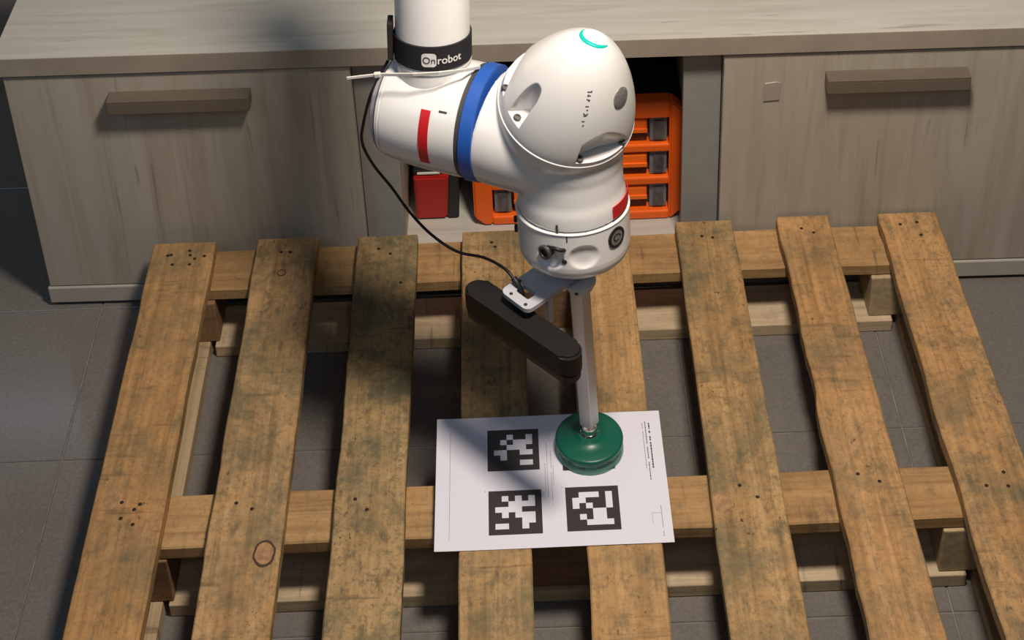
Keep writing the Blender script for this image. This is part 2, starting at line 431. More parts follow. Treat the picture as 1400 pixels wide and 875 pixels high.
# ------------------------------------------------------------------ cabinet
PHI = -0.0142
cab = thing('cabinet', 'long low cabinet in pale grey wood laminate behind the pallet', 'cabinet', (0.0, 0.4672, 0.0))
cab.rotation_euler = (0, 0, PHI)
def cpart(name, x0, x1, y0, y1, z0, z1, mat, bev=0.0012, parent=None):
    bm = bmesh.new(); box(bm, x0, x1, y0, y1, z0, z1, bev)
    return obj(name, bm, mat, parent or cab)
XL, XR = -0.7182, 0.845
cpart('top_panel', XL-0.010, XR+0.010, -0.004, 0.46, 0.4514, 0.4835, LAMX, 0.001)
cpart('front_edge_strip', XL-0.010, XR+0.010, -0.0052, -0.0038, 0.4522, 0.4829, LIPM, 0.0002)
cpart('side_panel', XL+0.002, XL+0.020, 0.018, 0.455, 0.03, 0.4508, LAMZ)
cpart('side_panel', XR-0.020, XR-0.002, 0.018, 0.455, 0.03, 0.4508, LAMZ)
cpart('back_panel', XL+0.02, XR-0.02, 0.445, 0.453, 0.05, 0.45, DARK, 0)
cpart('side_panel', -0.176, -0.157, 0.040, 0.444, 0.064, 0.4508, LAMZ)
cpart('side_panel', 0.283, 0.302, 0.040, 0.444, 0.064, 0.4508, LAMZ)
cpart('front_stile', -0.2130, -0.1545, 0.021, 0.039, 0.0645, 0.4508, GREYP)
cpart('front_stile', 0.2740, 0.3300, 0.021, 0.039, 0.0645, 0.4508, GREYP)
cpart('bottom_shelf', XL+0.02, XR-0.02, 0.019, 0.444, 0.046, 0.064, LAMX)
cpart('plinth', XL-0.004, XR, -0.003, 0.016, 0.007, 0.0385, PLINM, 0.002)
for x in (XL+0.03, -0.2, 0.3, XR-0.03):
    bm = bmesh.new(); lathe(bm, [(0.0, 0.016), (0.035, 0.016), (0.0358, 0.012)], (x, 0.06, 0.0), (0,0,1), 16); obj('foot', bm, BLACK, cab)
dl = cpart('door', XL, -0.2130, 0.0, 0.018, 0.0405, 0.4470, LAMZ, 0.001)
dr = cpart('door', 0.3305, XR, 0.0, 0.018, 0.0405, 0.4470, LAMZ, 0.001)
def handle(x0, x1, zc, parent):
    bm = bmesh.new()
    zt = zc+0.006; zb = zc-0.017
    # channel handle: top flange, front lip, end feet
    box(bm, x0, x1, -0.026, -0.0005, zt-0.004, zt, 0.0006)
    box(bm, x0, x1, -0.026, -0.021, zb, zt-0.0041, 0.0006)
    box(bm, x0, x0+0.004, -0.0208, -0.0005, zb, zt-0.0041, 0.0004)
    box(bm, x1-0.004, x1, -0.0208, -0.0005, zb, zt-0.0041, 0.0004)
    return obj('handle', bm, HANDM, parent)
handle(-0.567, -0.360, 0.4105, dl); handle(0.478, 0.684, 0.4085, dr)
bm = bmesh.new()
prism(bm, [(0.3895,-0.3630),(0.4130,-0.3650),(0.4145,-0.3960),(0.4085,-0.3985),(0.3900,-0.3960)], 0.0003, 0.0022)
for v in bm.verts: v.co = V((v.co.x, -v.co.z, -v.co.y))
bmesh.ops.bevel(bm, geom=list(bm.edges), offset=0.0006, segments=1, affect='EDGES')
obj('adhesive_pad', bm, plain('adhesive_grey', (0.34,0.31,0.27), 0.3), dr)
bpy.context.view_layer.update()

# ------------------------------------------------------------------ drawer organizer on the shelf
org = thing('drawer_organizer', 'bright orange plastic drawer organizer on the cabinet shelf behind the robot', 'organizer', (0.118, 0.55, 0.0645))
X0, X1, Z0, Z1 = -0.048, 0.282, 0.0655, 0.299
def cham(x0, x1, z0, z1, c): return [(x0+c, z0), (x1-c, z0), (x1, z0+c), (x1, z1-c), (x1-c, z1), (x0+c, z1), (x0, z1-c), (x0, z0+c)]
def ring_face(bm, outer, inner, y, mi=0):
    pass
bm = bmesh.new()
pts = cham(X0+0.004, X1-0.004, Z0+0.002, Z1-0.004, 0.018)
fs = prism(bm, [(x, z) for x, z in pts], 0, 0.15)
for v in bm.verts: v.co = V((v.co.x, 0.575+v.co.z, v.co.y))
part('case', bm, BLACK, org)
# front frame: bars around three drawer rows
bm = bmesh.new()
fx0, fx1 = X0+0.030, X1-0.020
dz = [(0.0815, 0.1345), (0.1490, 0.2000), (0.2150, 0.2680)]
def frame_grid(bm):
    vs = {}
    def bar(x0, x1, z0, z1, y0=0.550, y1=0.576, bev=0.003): box(bm, x0, x1, y0, y1, z0, z1, bev)
    bar(fx0-0.001, fx1+0.001, Z0, dz[0][0]); bar(fx0-0.001, fx1+0.001, dz[0][1], dz[1][0], 0.552); bar(fx0-0.001, fx1+0.001, dz[1][1], dz[2][0], 0.552); bar(fx0-0.001, fx1+0.001, dz[2][1], Z1)
    for (xa, xb, sgn) in ((X0, fx0, 1), (fx1, X1, -1)):
        c = 0.016
        if sgn > 0: p = [(xa+c, Z0), (xb, Z0), (xb, Z1), (xa+c, Z1), (xa, Z1-c), (xa, Z0+c)]
        else: p = [(xa, Z0), (xb-c, Z0), (xb, Z0+c), (xb, Z1-c), (xb-c, Z1), (xa, Z1)]
        n0 = len(bm.verts); b2 = bmesh.new(); prism(b2, p, 0, 0.026)
        for v in b2.verts: v.co = V((v.co.x, 0.55+v.co.z, v.co.y))
        bmesh.ops.bevel(b2, geom=list(b2.edges), offset=0.003, segments=2, affect='EDGES')
        me = bpy.data.meshes.new('t'); b2.to_mesh(me); b2.free(); bm.from_mesh(me); bpy.data.meshes.remove(me)
frame_grid(bm)
part('front_frame', bm, ORANGE, org)
for (za, zb) in dz:
    bm = bmesh.new(); box(bm, fx0+0.001, fx1-0.001, 0.5745, 0.68, za+0.001, zb-0.001, 0.0005)
    d = part('drawer', bm, INNER, org)
    for (wa, wb, ha, hb) in ((fx0+0.003, fx0+0.030, fx0+0.034, fx0+0.110), (fx1-0.030, fx1-0.003, fx1-0.110, fx1-0.034)):
        bm = bmesh.new()
        box(bm, wa, wb, 0.5595, 0.5615, za+0.003, zb-0.003, 0.0006); box(bm, wa, wb, 0.5617, 0.574, za+0.003, za+0.006, 0.0005)
        part('drawer_window', bm, CLEAR, d)
        bm = bmesh.new(); box(bm, wa+0.006, wb-0.005, 0.5575, 0.5593, za+0.005, zb-0.010, 0.0005); box(bm, wa+0.009, wa+0.012, 0.5570, 0.5574, za+0.008, zb-0.016, 0.0001)
        part('drawer_contents', bm, INNER, d)
        bm = bmesh.new(); box(bm, ha, hb, 0.556, 0.574, zb-0.030, zb-0.006, 0.003); box(bm, ha, hb, 0.553, 0.5558, zb-0.030, zb-0.022, 0.001)
        part('drawer_handle', bm, ORANGE2, d)
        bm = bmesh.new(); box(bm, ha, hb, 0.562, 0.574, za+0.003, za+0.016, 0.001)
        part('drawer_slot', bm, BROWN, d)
        for q in range(4):
            pass
# red case with black edge
rb = thing('red_case', 'small red case with a black right side standing left of the orange organizer', 'case', (-0.106, 0.57, 0.0645))
def wedge(bm, xa0, xa1, xb0, xb1, y0, y1, z0, z1):
    vs = [bm.verts.new(p) for p in ((xa0,y0,z0),(xa1,y0,z0),(xa1,y1,z0),(xa0,y1,z0),(xb0,y0,z1),(xb1,y0,z1),(xb1,y1,z1),(xb0,y1,z1))]
    for q in ((0,1,2,3),(4,5,6,7),(0,1,5,4),(1,2,6,5),(2,3,7,6),(3,0,4,7)): bm.faces.new([vs[i] for i in q])
bm = bmesh.new(); wedge(bm, -0.1415, -0.0925, -0.142, -0.0865, 0.570, 0.66, 0.066, 0.151)
bmesh.ops.bevel(bm, geom=list(bm.edges), offset=0.003, segments=2, affect='EDGES'); part('front_shell', bm, REDBOX, rb)
bm = bmesh.new(); wedge(bm, -0.0922, -0.0735, -0.0862, -0.0705, 0.571, 0.66, 0.0655, 0.152)
bmesh.ops.bevel(bm, geom=list(bm.edges), offset=0.002, segments=2, affect='EDGES'); part('side_shell', bm, BLACK, rb)
tb = thing('flat_tray', 'flat dark tray with pale rim lying on top of the red case', 'tray', (-0.106, 0.60, 0.1525))
bm = bmesh.new(); box(bm, -0.142, -0.068, 0.578, 0.668, 0.1525, 0.160, 0.001); part('tray_base', bm, BLACK, tb)
bm = bmesh.new(); box(bm, -0.136, -0.100, 0.5745, 0.5775, 0.1545, 0.1575, 0.0003); part('rim_strip', bm, TIE, tb)

# ------------------------------------------------------------------ paper sheet with fiducial markers
pc = V((0.0541, -0.0242, 0.1455)); pth = 0.0022
pap = bpy.data.meshes.new('paper_sheet')
bm = bmesh.new()
nx, ny = 24, 16; top = []
def pz(x, y):
    e = max(0, abs(x)/0.1485-0.9)*0.012
    return 0.0003*math.sin(x*22)+e*0.25
for j in range(ny+1):
    top.append([bm.verts.new((-0.1485+0.297*i/nx, -0.105+0.21*j/ny, pz(-0.1485+0.297*i/nx, -0.105+0.21*j/ny))) for i in range(nx+1)])
for j in range(ny):
    for i in range(nx): bm.faces.new((top[j][i], top[j][i+1], top[j+1][i+1], top[j+1][i]))
r = bmesh.ops.extrude_face_region(bm, geom=list(bm.faces))
for v in r['geom']:
    if isinstance(v, bmesh.types.BMVert): v.co.z -= 0.00035
paper = obj('paper_sheet', bm, PAPER, smooth=False); paper.location = pc; paper.rotation_euler = (0, 0, pth)
tag(paper, 'white printed paper sheet with square markers lying across the pallet boards', 'paper')
def flat(bm, x0, x1, y0, y1, lift, mi=0):
    # thin print layer following the sheet
    n = max(1, int((x1-x0)/0.012)); vs = [[], []]
    for i in range(n+1):
        x = x0+(x1-x0)*i/n
        for k, y in enumerate((y0, y1)): vs[k].append(bm.verts.new((x, y, pz(x, y)+lift)))
    for i in range(n):
        f = bm.faces.new((vs[0][i], vs[0][i+1], vs[1][i+1], vs[1][i])); f.material_index = mi
ML = 0.0675
marks = [((-0.0815, 0.0825), {1:(3,6), 2:(2,4,5,6), 3:(3,4,5), 4:(1,2,5,6), 5:(2,), 6:(5,6)}),
         ((-0.0808, -0.0166), {1:(2,4,6), 2:(3,4,5,6), 3:(1,2,3,4), 4:(2,4,5,6), 5:(5,6), 6:(1,2,5)}),
         ((0.0172, -0.0157), {1:(2,3,4,6), 2:(1,2,6), 3:(1,3,6), 4:(4,5), 5:(2,4,5), 6:(3,4,5,6)}),
         ((0.0158, 0.0787), {1:(2,3,5), 2:(1,4,6), 3:(2,3,5,6), 4:(1,5), 5:(2,3,4), 6:(4,5)})]
for (mx, my), rows in marks:
    bm = bmesh.new(); flat(bm, mx, mx+ML, my-ML, my, 0.00012, 0)
    c = ML/8
    for rr_, cs in rows.items():
        cs = list(cs); i = 0
        while i < len(cs):
            j = i
            while j+1 < len(cs) and cs[j+1] == cs[j]+1: j += 1
            flat(bm, mx+cs[i]*c, mx+(cs[j]+1)*c+0.00005, my-(rr_+1)*c-0.00005, my-rr_*c, 0.00024, 1)
            i = j+1
    obj('printed_marker', bm, INK, paper, mats=[INK, PAPER2], keep=True)
    bm = bmesh.new(); flat(bm, mx-0.0045, mx-0.0035, my-0.0008, my+0.0008, 0.00012); obj('print_dot', bm, INKG, paper, keep=True)
def textline(bm, x, ya, yb, wd, cells=True, mi=0, dens=0.8):
    y = ya
    while y > yb:
        l = random.uniform(0.0012, 0.0045) if cells else (ya-yb)
        if random.random() < dens or not cells: flat(bm, x, x+wd, max(yb, y-l), y, 0.00012, mi)
        y -= l+0.0007
bm = bmesh.new()
textline(bm, -0.1305, 0.0855, -0.0885, 0.0005, False, 1)
textline(bm, 0.1320, 0.089, 0.010, 0.0018, True, 0, 0.9)
textline(bm, 0.1275, 0.087, -0.009, 0.0011, True, 0, 0.85)
textline(bm, 0.1238, 0.087, 0.010, 0.0009, True, 1, 0.85)
for (x, a, b2) in ((-0.0045,0.058,-0.030),(0.0005,0.045,-0.042),(-0.0075,0.024,-0.018),(0.0030,0.020,-0.010)): textline(bm, x, a, b2, 0.0006, True, 1, 0.97)
textline(bm, 0.1362, -0.049, -0.096, 0.0009, True, 1, 0.85)
flat(bm, 0.1245, 0.1355, -0.0605, -0.0600, 0.00012, 1); flat(bm, 0.1245, 0.1249, -0.078, -0.060, 0.00012, 1)
obj('printed_text', bm, INK, paper, mats=[INK, INKG], keep=True)['kind'] = 'stuff'

# ------------------------------------------------------------------ robot arm
W0 = V((0.0942, 0.02, 0.4565)); WA = V((-0.0247, 0.1289, 0.9913)).normalized()
DC = V((0.0884, 0.05, 0.6872)); DA = V((0.2416, -0.3054, 0.921)).normalized()
RG = V((-0.0082, 0.0885, 0.6379)); BA = V((0.9284,-0.3717,-0.0016)).normalized()   # barrel axis pointing to the wrist
E1 = RG-BA*0.067
FA = V((0.035, 0.153, 0.988)).normalized()
JC = W0+WA*0.172
TOCAM = (V((0.04, -1.53, 1.9))-V((0.05, 0.05, 0.65))).normalized()
arm = thing('robot_arm', 'glossy white robot arm wrist with blue joint band reaching down over the pallet', 'robot arm', tuple(W0))
def rpart(*a, **k):
    return part(*a, **k)
# forearm tube
bm = bmesh.new(); lathe(bm, [(0.0, 0.0445), (0.50, 0.0445), (0.505, 0.043)], E1, FA, 64)
rpart('forearm_tube', bm, WHITE, arm, deg=40)
# elbow barrel
bm = bmesh.new()
prof = [(0.0135, 0.0680), (0.0145, 0.0698), (0.030, 0.0700), (0.055, 0.0700), (0.074, 0.0692), (0.093, 0.0674), (0.109, 0.0654), (0.112, 0.0648), (0.1125, 0.0640)]
lathe(bm, prof, RG, -BA, 80)
rpart('joint_barrel', bm, WHITE, arm, deg=40)
bm = bmesh.new(); lathe(bm, [(0.109, 0.060), (0.1135, 0.0630), (0.1140, 0.0645), (0.1185, 0.0630), (0.1195, 0.0610), (0.1200, 0.0600), (0.127, 0.0560), (0.133, 0.046), (0.137, 0.032), (0.139, 0.015), (0.1395, 0)], RG, -BA, 64)
ec = rpart('barrel_end_cap', bm, WHITE, arm, deg=40)
bm = bmesh.new(); lathe(bm, [(0.1185, 0.0618), (0.1205, 0.0618)], RG, -BA, 64); rpart('seal_ring', bm, GAPM, ec)
bm = bmesh.new(); lathe(bm, [(-0.006, 0.0688), (0.0140, 0.0688)], RG, -BA, 64); rpart('joint_gap_ring', bm, GAPM, arm, deg=40)
bm = bmesh.new(); lathe(bm, [(-0.0088, 0.069), (-0.0083, 0.0715), (0.0068, 0.0720), (0.0078, 0.0712), (0.0080, 0.069)], RG, -BA, 80); rpart('blue_band', bm, BLUE, arm, deg=40)
bm = bmesh.new(); lathe(bm, [(0.0088, 0.0660), (0.0089, 0.0696), (0.0132, 0.0696), (0.0133, 0.0660)], RG, -BA, 80); rpart('band_edge_ring', bm, GAPM, arm, deg=40)
# housing (blend of three volumes)
def blended(name, build, vox, it, mat, parent):
    me = bpy.data.meshes.new('tmp'); bm = bmesh.new(); build(bm); bmesh.ops.recalc_face_normals(bm, faces=bm.faces); bm.to_mesh(me); bm.free()
    o = bpy.data.objects.new('tmp', me); COL.objects.link(o)
    m = o.modifiers.new('r', 'REMESH'); m.mode = 'VOXEL'; m.voxel_size = vox
    m = o.modifiers.new('s', 'SMOOTH'); m.factor = 0.6; m.iterations = it
    bpy.context.view_layer.update()
    dg = bpy.context.evaluated_depsgraph_get()
    me2 = bpy.data.meshes.new_from_object(o.evaluated_get(dg)); me2.name = name
    bpy.data.objects.remove(o); bpy.data.meshes.remove(me)
    me2.materials.clear(); me2.materials.append(mat)
    for p in me2.polygons: p.use_smooth = True
    r = bpy.data.objects.new(name, me2); link(r, parent); local(r, parent)
    return r
def hb(bm):
    lathe(bm, [(0.0, 0.0815), (0.016, 0.0815), (0.050, 0.074), (0.070, 0.060), (0.08, 0.03)], DC, -DA, 64)
    lathe(bm, [(0.1005, 0.0655), (0.118, 0.0650), (0.130, 0.0625), (0.160, 0.0620), (0.190, 0.058), (0.205, 0.04)], W0, WA, 64)
    d = (JC-RG); L = d.length
    lathe(bm, [(0.0085, 0.0690), (0.03, 0.0690), (L*0.7, 0.066), (L*0.9, 0.062), (L+0.01, 0.04)], RG, d.normalized(), 64)
    bmesh.ops.create_icosphere(bm, subdivisions=4, radius=0.064, matrix=Matrix.Translation(JC))
house = blended('wrist_housing', hb, 0.0018, 26, WHITE, arm)
# dome
RD, HD = 0.081, 0.131
def drad(h): return RD*max(0.0, 1-(max(h, 0)/HD)**1.38)**0.60
planes = [(-62, 0.0645, 0.13, 0.0300, 0.0430, 0.005), (150, 0.0660, 0.10, 0.055, 0.055, 0.013)]
grooves = [(-152, 0.0535, 0.0125, 0.015)]
def ddisp(th, h, r):
    rr = r
    for (t0, d, sl, wl_, wr_, hc) in planes:
        if h > hc:
            c = math.cos(th-math.radians(t0))
            if c > 0.2:
                tgt = (d+sl*(h-hc))/c; s = tgt*math.sin(th-math.radians(t0)); wd = wr_ if s > 0 else wl_; tgt += 0.16*max(0.0, s) if t0 < 0 else 0.0
                e = max(0.0, min(1.0, (wd-abs(s))/0.003)); e = e*e*(3-2*e)
                if rr > tgt: rr = rr*(1-e)+tgt*e
    for (t0, d, wd, hc) in grooves:
        if h > hc:
            dt = th-math.radians(t0); dt = (dt+PI) % (2*PI)-PI
            if abs(dt) < 0.6:
                s = abs(rr*math.sin(dt)); e = max(0.0, min(1.0, (wd-s)/0.0032)); e = e*e*(3-2*e)
                tgt = d+0.06*max(0, h-0.015)+0.013*(s/wd)**3
                if rr > tgt: rr = rr*(1-e)+tgt*e
    return rr
prof = [(-0.001, RD-0.003), (-0.0005, RD)]
hh = [0.0, 0.002, 0.004, 0.0048, 0.0052, 0.006, 0.008, 0.010, 0.0125, 0.0126, 0.0127, 0.0131, 0.0136, 0.0145, 0.0149, 0.0151, 0.0156, 0.0160, 0.0164, 0.0166, 0.0168, 0.017]
hh += [0.017+(0.105-0.017)*(i+1)/80 for i in range(80)]
hh += [HD-(HD-0.105)*(1-k/14)**2 for k in range(1, 15)]
prof += [(h, drad(h)) for h in hh[:-1]] + [(HD, 0)]
bm = bmesh.new(); lathe(bm, prof, DC, DA, 420, disp=ddisp)
dome = rpart('dome_cover', bm, WHITE, arm, deg=38)
bm = bmesh.new(); lathe(bm, [(-0.0038, 0.0790), (-0.0038, 0.0818), (-0.0032, 0.0824), (-0.0022, 0.0824), (-0.0015, 0.0818), (-0.0015, 0.0790)], DC, DA, 96, cap=(False, False)); rpart('cover_rim', bm, WHITE2, arm, deg=50)
ax, d1, d2 = frame(DA)
def dome_frame(deg, h, out=0.0, r=None):
    th = math.radians(deg); rr = drad(h) if r is None else r
    er = d1*math.cos(th)+d2*math.sin(th); et = -d1*math.sin(th)+d2*math.cos(th)
    dr_ = (drad(h+1e-4)-drad(h-1e-4))/2e-4
    tang = (er*dr_+ax).normalized()      # up along meridian
    nrm = et.cross(tang).normalized()
    if nrm.dot(er) < 0: nrm = -nrm
    return DC+ax*h+er*rr+nrm*out, et, tang, nrm
def screw(deg, h, r, parent, rad=0.0046):
    P = DC+ax*h+(d1*math.cos(math.radians(deg))+d2*math.sin(math.radians(deg)))*r
    bm = bmesh.new(); lathe(bm, [(-0.003, rad), (0.0022, rad), (0.0030, rad*0.85), (0.0030, rad*0.55), (0.0012, rad*0.5), (0.0012, 0)], P, ax, 20)
    s = rpart('screw', bm, SCREW, parent, deg=30)
for dg_, r_ in ((-37, 0.0765), (-83, 0.0755), (-152, 0.0725), (175, 0.0765), (125, 0.0765)): screw(dg_, {-152: 0.0155, -37: 0.0060, -83: 0.0060}.get(dg_, 0.0135), r_, dome)
# oval plug on the dome
P, et, tg, nr = dome_frame(-40, 0.0775)
bm = bmesh.new(); lathe(bm, [(-0.004, 0.0125), (0.0004, 0.0125), (0.0009, 0.0115)], P, nr, 32, hint=tg)
pl = rpart('round_plug', bm, plain('plug_grey', (0.30,0.29,0.29), 0.45, 0.5, noise_amt=0.35, nscale=400), dome, deg=30)
# status light near the apex; ring's blown-out side left off, only a crescent
LP, le, lt, ln = dome_frame(95, 0.1065)
LP = DC+ax*(HD-0.0035)+ (d2*1.0)*0.004
def domesurf(p, out):
    # drop a point onto the dome surface
    q = p-DC; x, y, h = q.dot(d1), q.dot(d2), 0
    rr = math.hypot(x, y); h = HD*max(0, 1-(rr/RD)**(1/0.60))**(1/1.38)
    return DC+d1*x+d2*y+ax*(h+out)
bm = bmesh.new(); n = 40; inner = []; outer = []
LX, LY = 0.003, 0.010
for i in range(n):
    a_ = 2*PI*i/n
    outer.append(a_)
A0, A1, K = math.radians(128), math.radians(322), 30
rows = []
for i in range(K+1):
    f = i/K; a_ = A0+(A1-A0)*f; w_ = 0.0003+0.0019*math.sin(PI*f)**0.6
    rows.append([bm.verts.new(domesurf(DC+d1*(LX+q*math.cos(a_))+d2*(LY+q*math.sin(a_)), o_)) for q, o_ in ((0.0166+w_, -0.0008), (0.0166+w_, 0.0008), (0.0166-w_, 0.0008), (0.0166-w_, -0.0008))])
for A, B in zip(rows, rows[1:]):
    for i in range(4): bm.faces.new((A[i], A[(i+1)%4], B[(i+1)%4], B[i]))
bm.faces.new(rows[0]); bm.faces.new(rows[-1])
rpart('status_ring', bm, LED, dome, smooth=True)
bm = bmesh.new(); c0 = bm.verts.new(domesurf(DC+d1*LX+d2*LY, 0.0007)); rws = [[c0]]
for rad_ in (0.005, 0.010, 0.0146):
    rws.append([bm.verts.new(domesurf(DC+d1*(LX+rad_*math.cos(a_))+d2*(LY+rad_*math.sin(a_)), 0.0006)) for a_ in outer])
for i in range(n): bm.faces.new((c0, rws[1][i], rws[1][(i+1)%n]))
for A, B in zip(rws[1:], rws[2:]):
    for i in range(n): bm.faces.new((A[i], A[(i+1)%n], B[(i+1)%n], B[i]))
rpart('status_lens', bm, LEDW, dome, smooth=True)
# worn lettering down the dome
bm = bmesh.new()
def stroke(bm, deg, h, du, dv, wd, ang):
    P, et, tg, nr = dome_frame(deg, h, 0.00025)
    c_, s_ = math.cos(ang), math.sin(ang)
    u = et*c_+tg*s_; v = -et*s_+tg*c_; ctr = P+et*du+tg*dv
    q = [bm.verts.new(ctr+u*(a*wd)+v*(b*0.0007)) for a, b in ((-1,-1),(1,-1),(1,1),(-1,1))]
    bm.faces.new(q)
for (h, gl) in ((0.0945, [(0,0,.0028,0.1),(.002,.001,.001,1.5)]), (0.0905, [(0,0,.0020,0.2),(-.001,.001,.0012,1.3)]), (0.0865, [(0,0,.0022,-0.2),(.001,-.001,.0012,1.2)]), (0.0795, [(0,0,.0020,0.1)]), (0.0755, [(0.001,0,.001,0.1)]), (0.0705, [(-.0012,0,.0020,-0.9),(.0012,0,.0020,0.7)]), (0.0690, [(0,0,.002,0.2)]), (0.0625, [(-.001,0,.0016,0.1)]), (0.0575, [(0,0,.0011,0.9)])):
    for (du, dv, wd, an) in gl: stroke(bm, -89, h, du, dv, wd, an)
rpart('lettering', bm, plain('worn_print', (0.10,0.09,0.09), 0.6), dome, keep=True)
# end cap of the wrist
wa, c1, c2 = frame(WA, (0,-1,0))     # c1 toward the viewer, c2 to one side
RIGHT = V((1,0,0)); sgn = 1 if c2.dot(RIGHT) > 0 else -1
RC = 0.0675
def wdisp(th, t, r):
    dt = (th-sgn*math.radians(8)+PI) % (2*PI)-PI
    s = dt*RC; q = math.sqrt((s/0.0185)**2+((t-0.068)/0.016)**2)
    d = 0.0
    if q < 1: d = 0.0038*(1-q**4)
    dt = (th+sgn*math.radians(27)+PI) % (2*PI)-PI
    s = dt*RC; q2 = math.sqrt((s/0.017)**2+((t-0.066)/0.016)**2)
    if q2 < 1: d = max(d, 0.0055*(1-q2**6))
    return r-d
prof = [(0.026, 0.034), (0.027, 0.042), (0.029, 0.0485)]
for k in range(13):
    a_ = PI/2*k/12; prof.append((0.029+0.0215*(1-math.cos(a_)), 0.0485+(RC-0.0485)*math.sin(a_)))
prof += [(0.0505+0.048*(i+1)/40, RC+0.0002) for i in range(40)]
prof += [(0.0990, RC-0.0006), (0.0993, RC-0.003)]
bm = bmesh.new(); lathe(bm, prof, W0, WA, 240, hint=(0,-1,0), disp=wdisp)
wcap = rpart('wrist_end_cap', bm, WHITE, arm, deg=40)
bm = bmesh.new(); lathe(bm, [(0.0985, 0.0650), (0.0985, 0.0683), (0.0995, 0.0688), (0.1003, 0.0683), (0.1003, 0.0650)], W0, WA, 96, cap=(False, False)); rpart('wrist_seam', bm, WHITE2, arm, deg=50)
def wsurf(deg_right, t, r=RC): 
    th = sgn*math.radians(deg_right)
    er = c1*math.cos(th)+c2*math.sin(th)
    return W0+wa*t+er*r, er, (c2*math.cos(th)-c1*math.sin(th))*sgn
def patch(name, org_, a_, e_, f_, r, t0, t1, th0, th1, mat, parent, n=14, thick=0.0005):
    bm = bmesh.new(); rows = []
    for i in range(n+1):
        th = th0+(th1-th0)*i/n; er = e_*math.cos(th)+f_*math.sin(th)
        rows.append([bm.verts.new(org_+a_*t+er*rr) for (t, rr) in ((t0, r), (t0, r+thick), (t1, r+thick), (t1, r))])
    for A, B in zip(rows, rows[1:]):
        for q in range(4): bm.faces.new((A[q], A[(q+1)%4], B[(q+1)%4], B[q]))
    bm.faces.new(rows[0]); bm.faces.new(rows[-1])
    return rpart(name, bm, mat, parent, deg=40)
# red label on the lower neck (right) - sits on the housing just above the seam
patch('red_label', W0, wa, c1, c2*sgn, 0.0660, 0.1055, 0.1215, math.radians(44), math.radians(92), RED, arm, 20, 0.0010)
# red label on barrel
ba, b1, b2_ = frame(BA, TOCAM)
dwn = 1 if b2_.z < 0 else -1
patch('red_label', RG, ba, b1, b2_*dwn, 0.0699, -0.058, -0.046, math.radians(0), math.radians(60), RED, arm, 20, 0.0008)
patch('tick_mark', RG, ba, b1, b2_*dwn, 0.0699, -0.036, -0.026, math.radians(-2), math.radians(0), GAPM, arm, 2, 0.0006)
patch('tick_mark', W0, wa, c1, c2*sgn, 0.0655, 0.1010, 0.1120, math.radians(-19), math.radians(-17), GAPM, arm, 2, 0.0012)
patch('tick_mark', W0, wa, c1, c2*sgn, 0.0674, 0.0900, 0.0985, math.radians(-9), math.radians(-7.6), GAPM, wcap, 2, 0.0005)
# round emblem
P, er, et = wsurf(46, 0.080)
bm = bmesh.new(); lathe(bm, [(-0.004, 0.0135), (0.0010, 0.0135), (0.0013, 0.0128), (0.0013, 0.0100)], P, er, 32, hint=wa, cap=(True, False)); em = rpart('round_emblem', bm, BLACK, wcap, deg=30)
bm = bmesh.new(); lathe(bm, [(0.0, 0.0101), (0.0010, 0.0101)], P, er, 32, hint=wa); rpart('emblem_face', bm, plain('emblem_grey', (0.24,0.24,0.24), 0.4, 0.4, noise_amt=0.5, nscale=350), em)
bm = bmesh.new()
for k in range(5):
    a_ = k*1.1+0.4
    box(bm, -0.0008, 0.0008, -0.0022, 0.0022, 0.0009, 0.0013, mat=Matrix.Translation(P)@Matrix((et, wa, er)).transposed().to_4x4()@Matrix.Translation((0.005*math.cos(a_), 0.004*math.sin(a_), 0))@Matrix.Rotation(a_, 4, 'Z'))
rpart('emblem_mark', bm, BLACK, em)
# tool connector
P, er, et = wsurf(-30, 0.073, RC-0.004)
bm = bmesh.new(); lathe(bm, [(-0.002, 0.0075), (0.004, 0.0075), (0.0042, 0.0088), (0.0080, 0.0088), (0.0085, 0.0080), (0.0085, 0.0055), (0.0050, 0.0050), (0.0050, 0)], P, (er+et*0.25*-1).normalized(), 24)
cn = rpart('tool_connector', bm, SCREW, wcap, deg=30)
bm = bmesh.new(); lathe(bm, [(0.0052, 0.0048), (0.0058, 0.0048)], P, (er+et*0.25*-1).normalized(), 16); rpart('connector_socket', bm, SCREWD, cn)
P, er, et = wsurf(-17, 0.078, RC-0.002)
bm = bmesh.new(); tube(bm, [P-et*0.010+wa*0.002, P-et*0.003+er*0.006+wa*0.005, P+et*0.004+er*0.005+wa*0.003, P+et*0.008-er*0.002], 0.0024, 8); rpart('connector_strap', bm, BLACK, wcap, smooth=True)
P, er, et = wsurf(-12, 0.063, RC-0.003)
bm = bmesh.new(); lathe(bm, [(0, 0.0032), (0.0035, 0.0032), (0.0040, 0.0026)], P, er, 12); rpart('screw', bm, SCREWD, wcap, deg=30)
for t_, rr_ in ((0.079, 0.0042), (0.066, 0.005)):
    P, er, et = wsurf(-93, t_, RC-0.001)
    bm = bmesh.new(); lathe(bm, [(0, rr_), (0.004, rr_), (0.005, rr_*0.8)], P, er, 14); rpart('side_button', bm, BLACK, wcap, deg=30)
# tool flange
bm = bmesh.new(); lathe(bm, [(0.0265, 0.0315), (0.012, 0.0315), (0.011, 0.030)][::-1], W0, WA, 48); rpart('tool_flange', bm, GREYW, arm, deg=30)

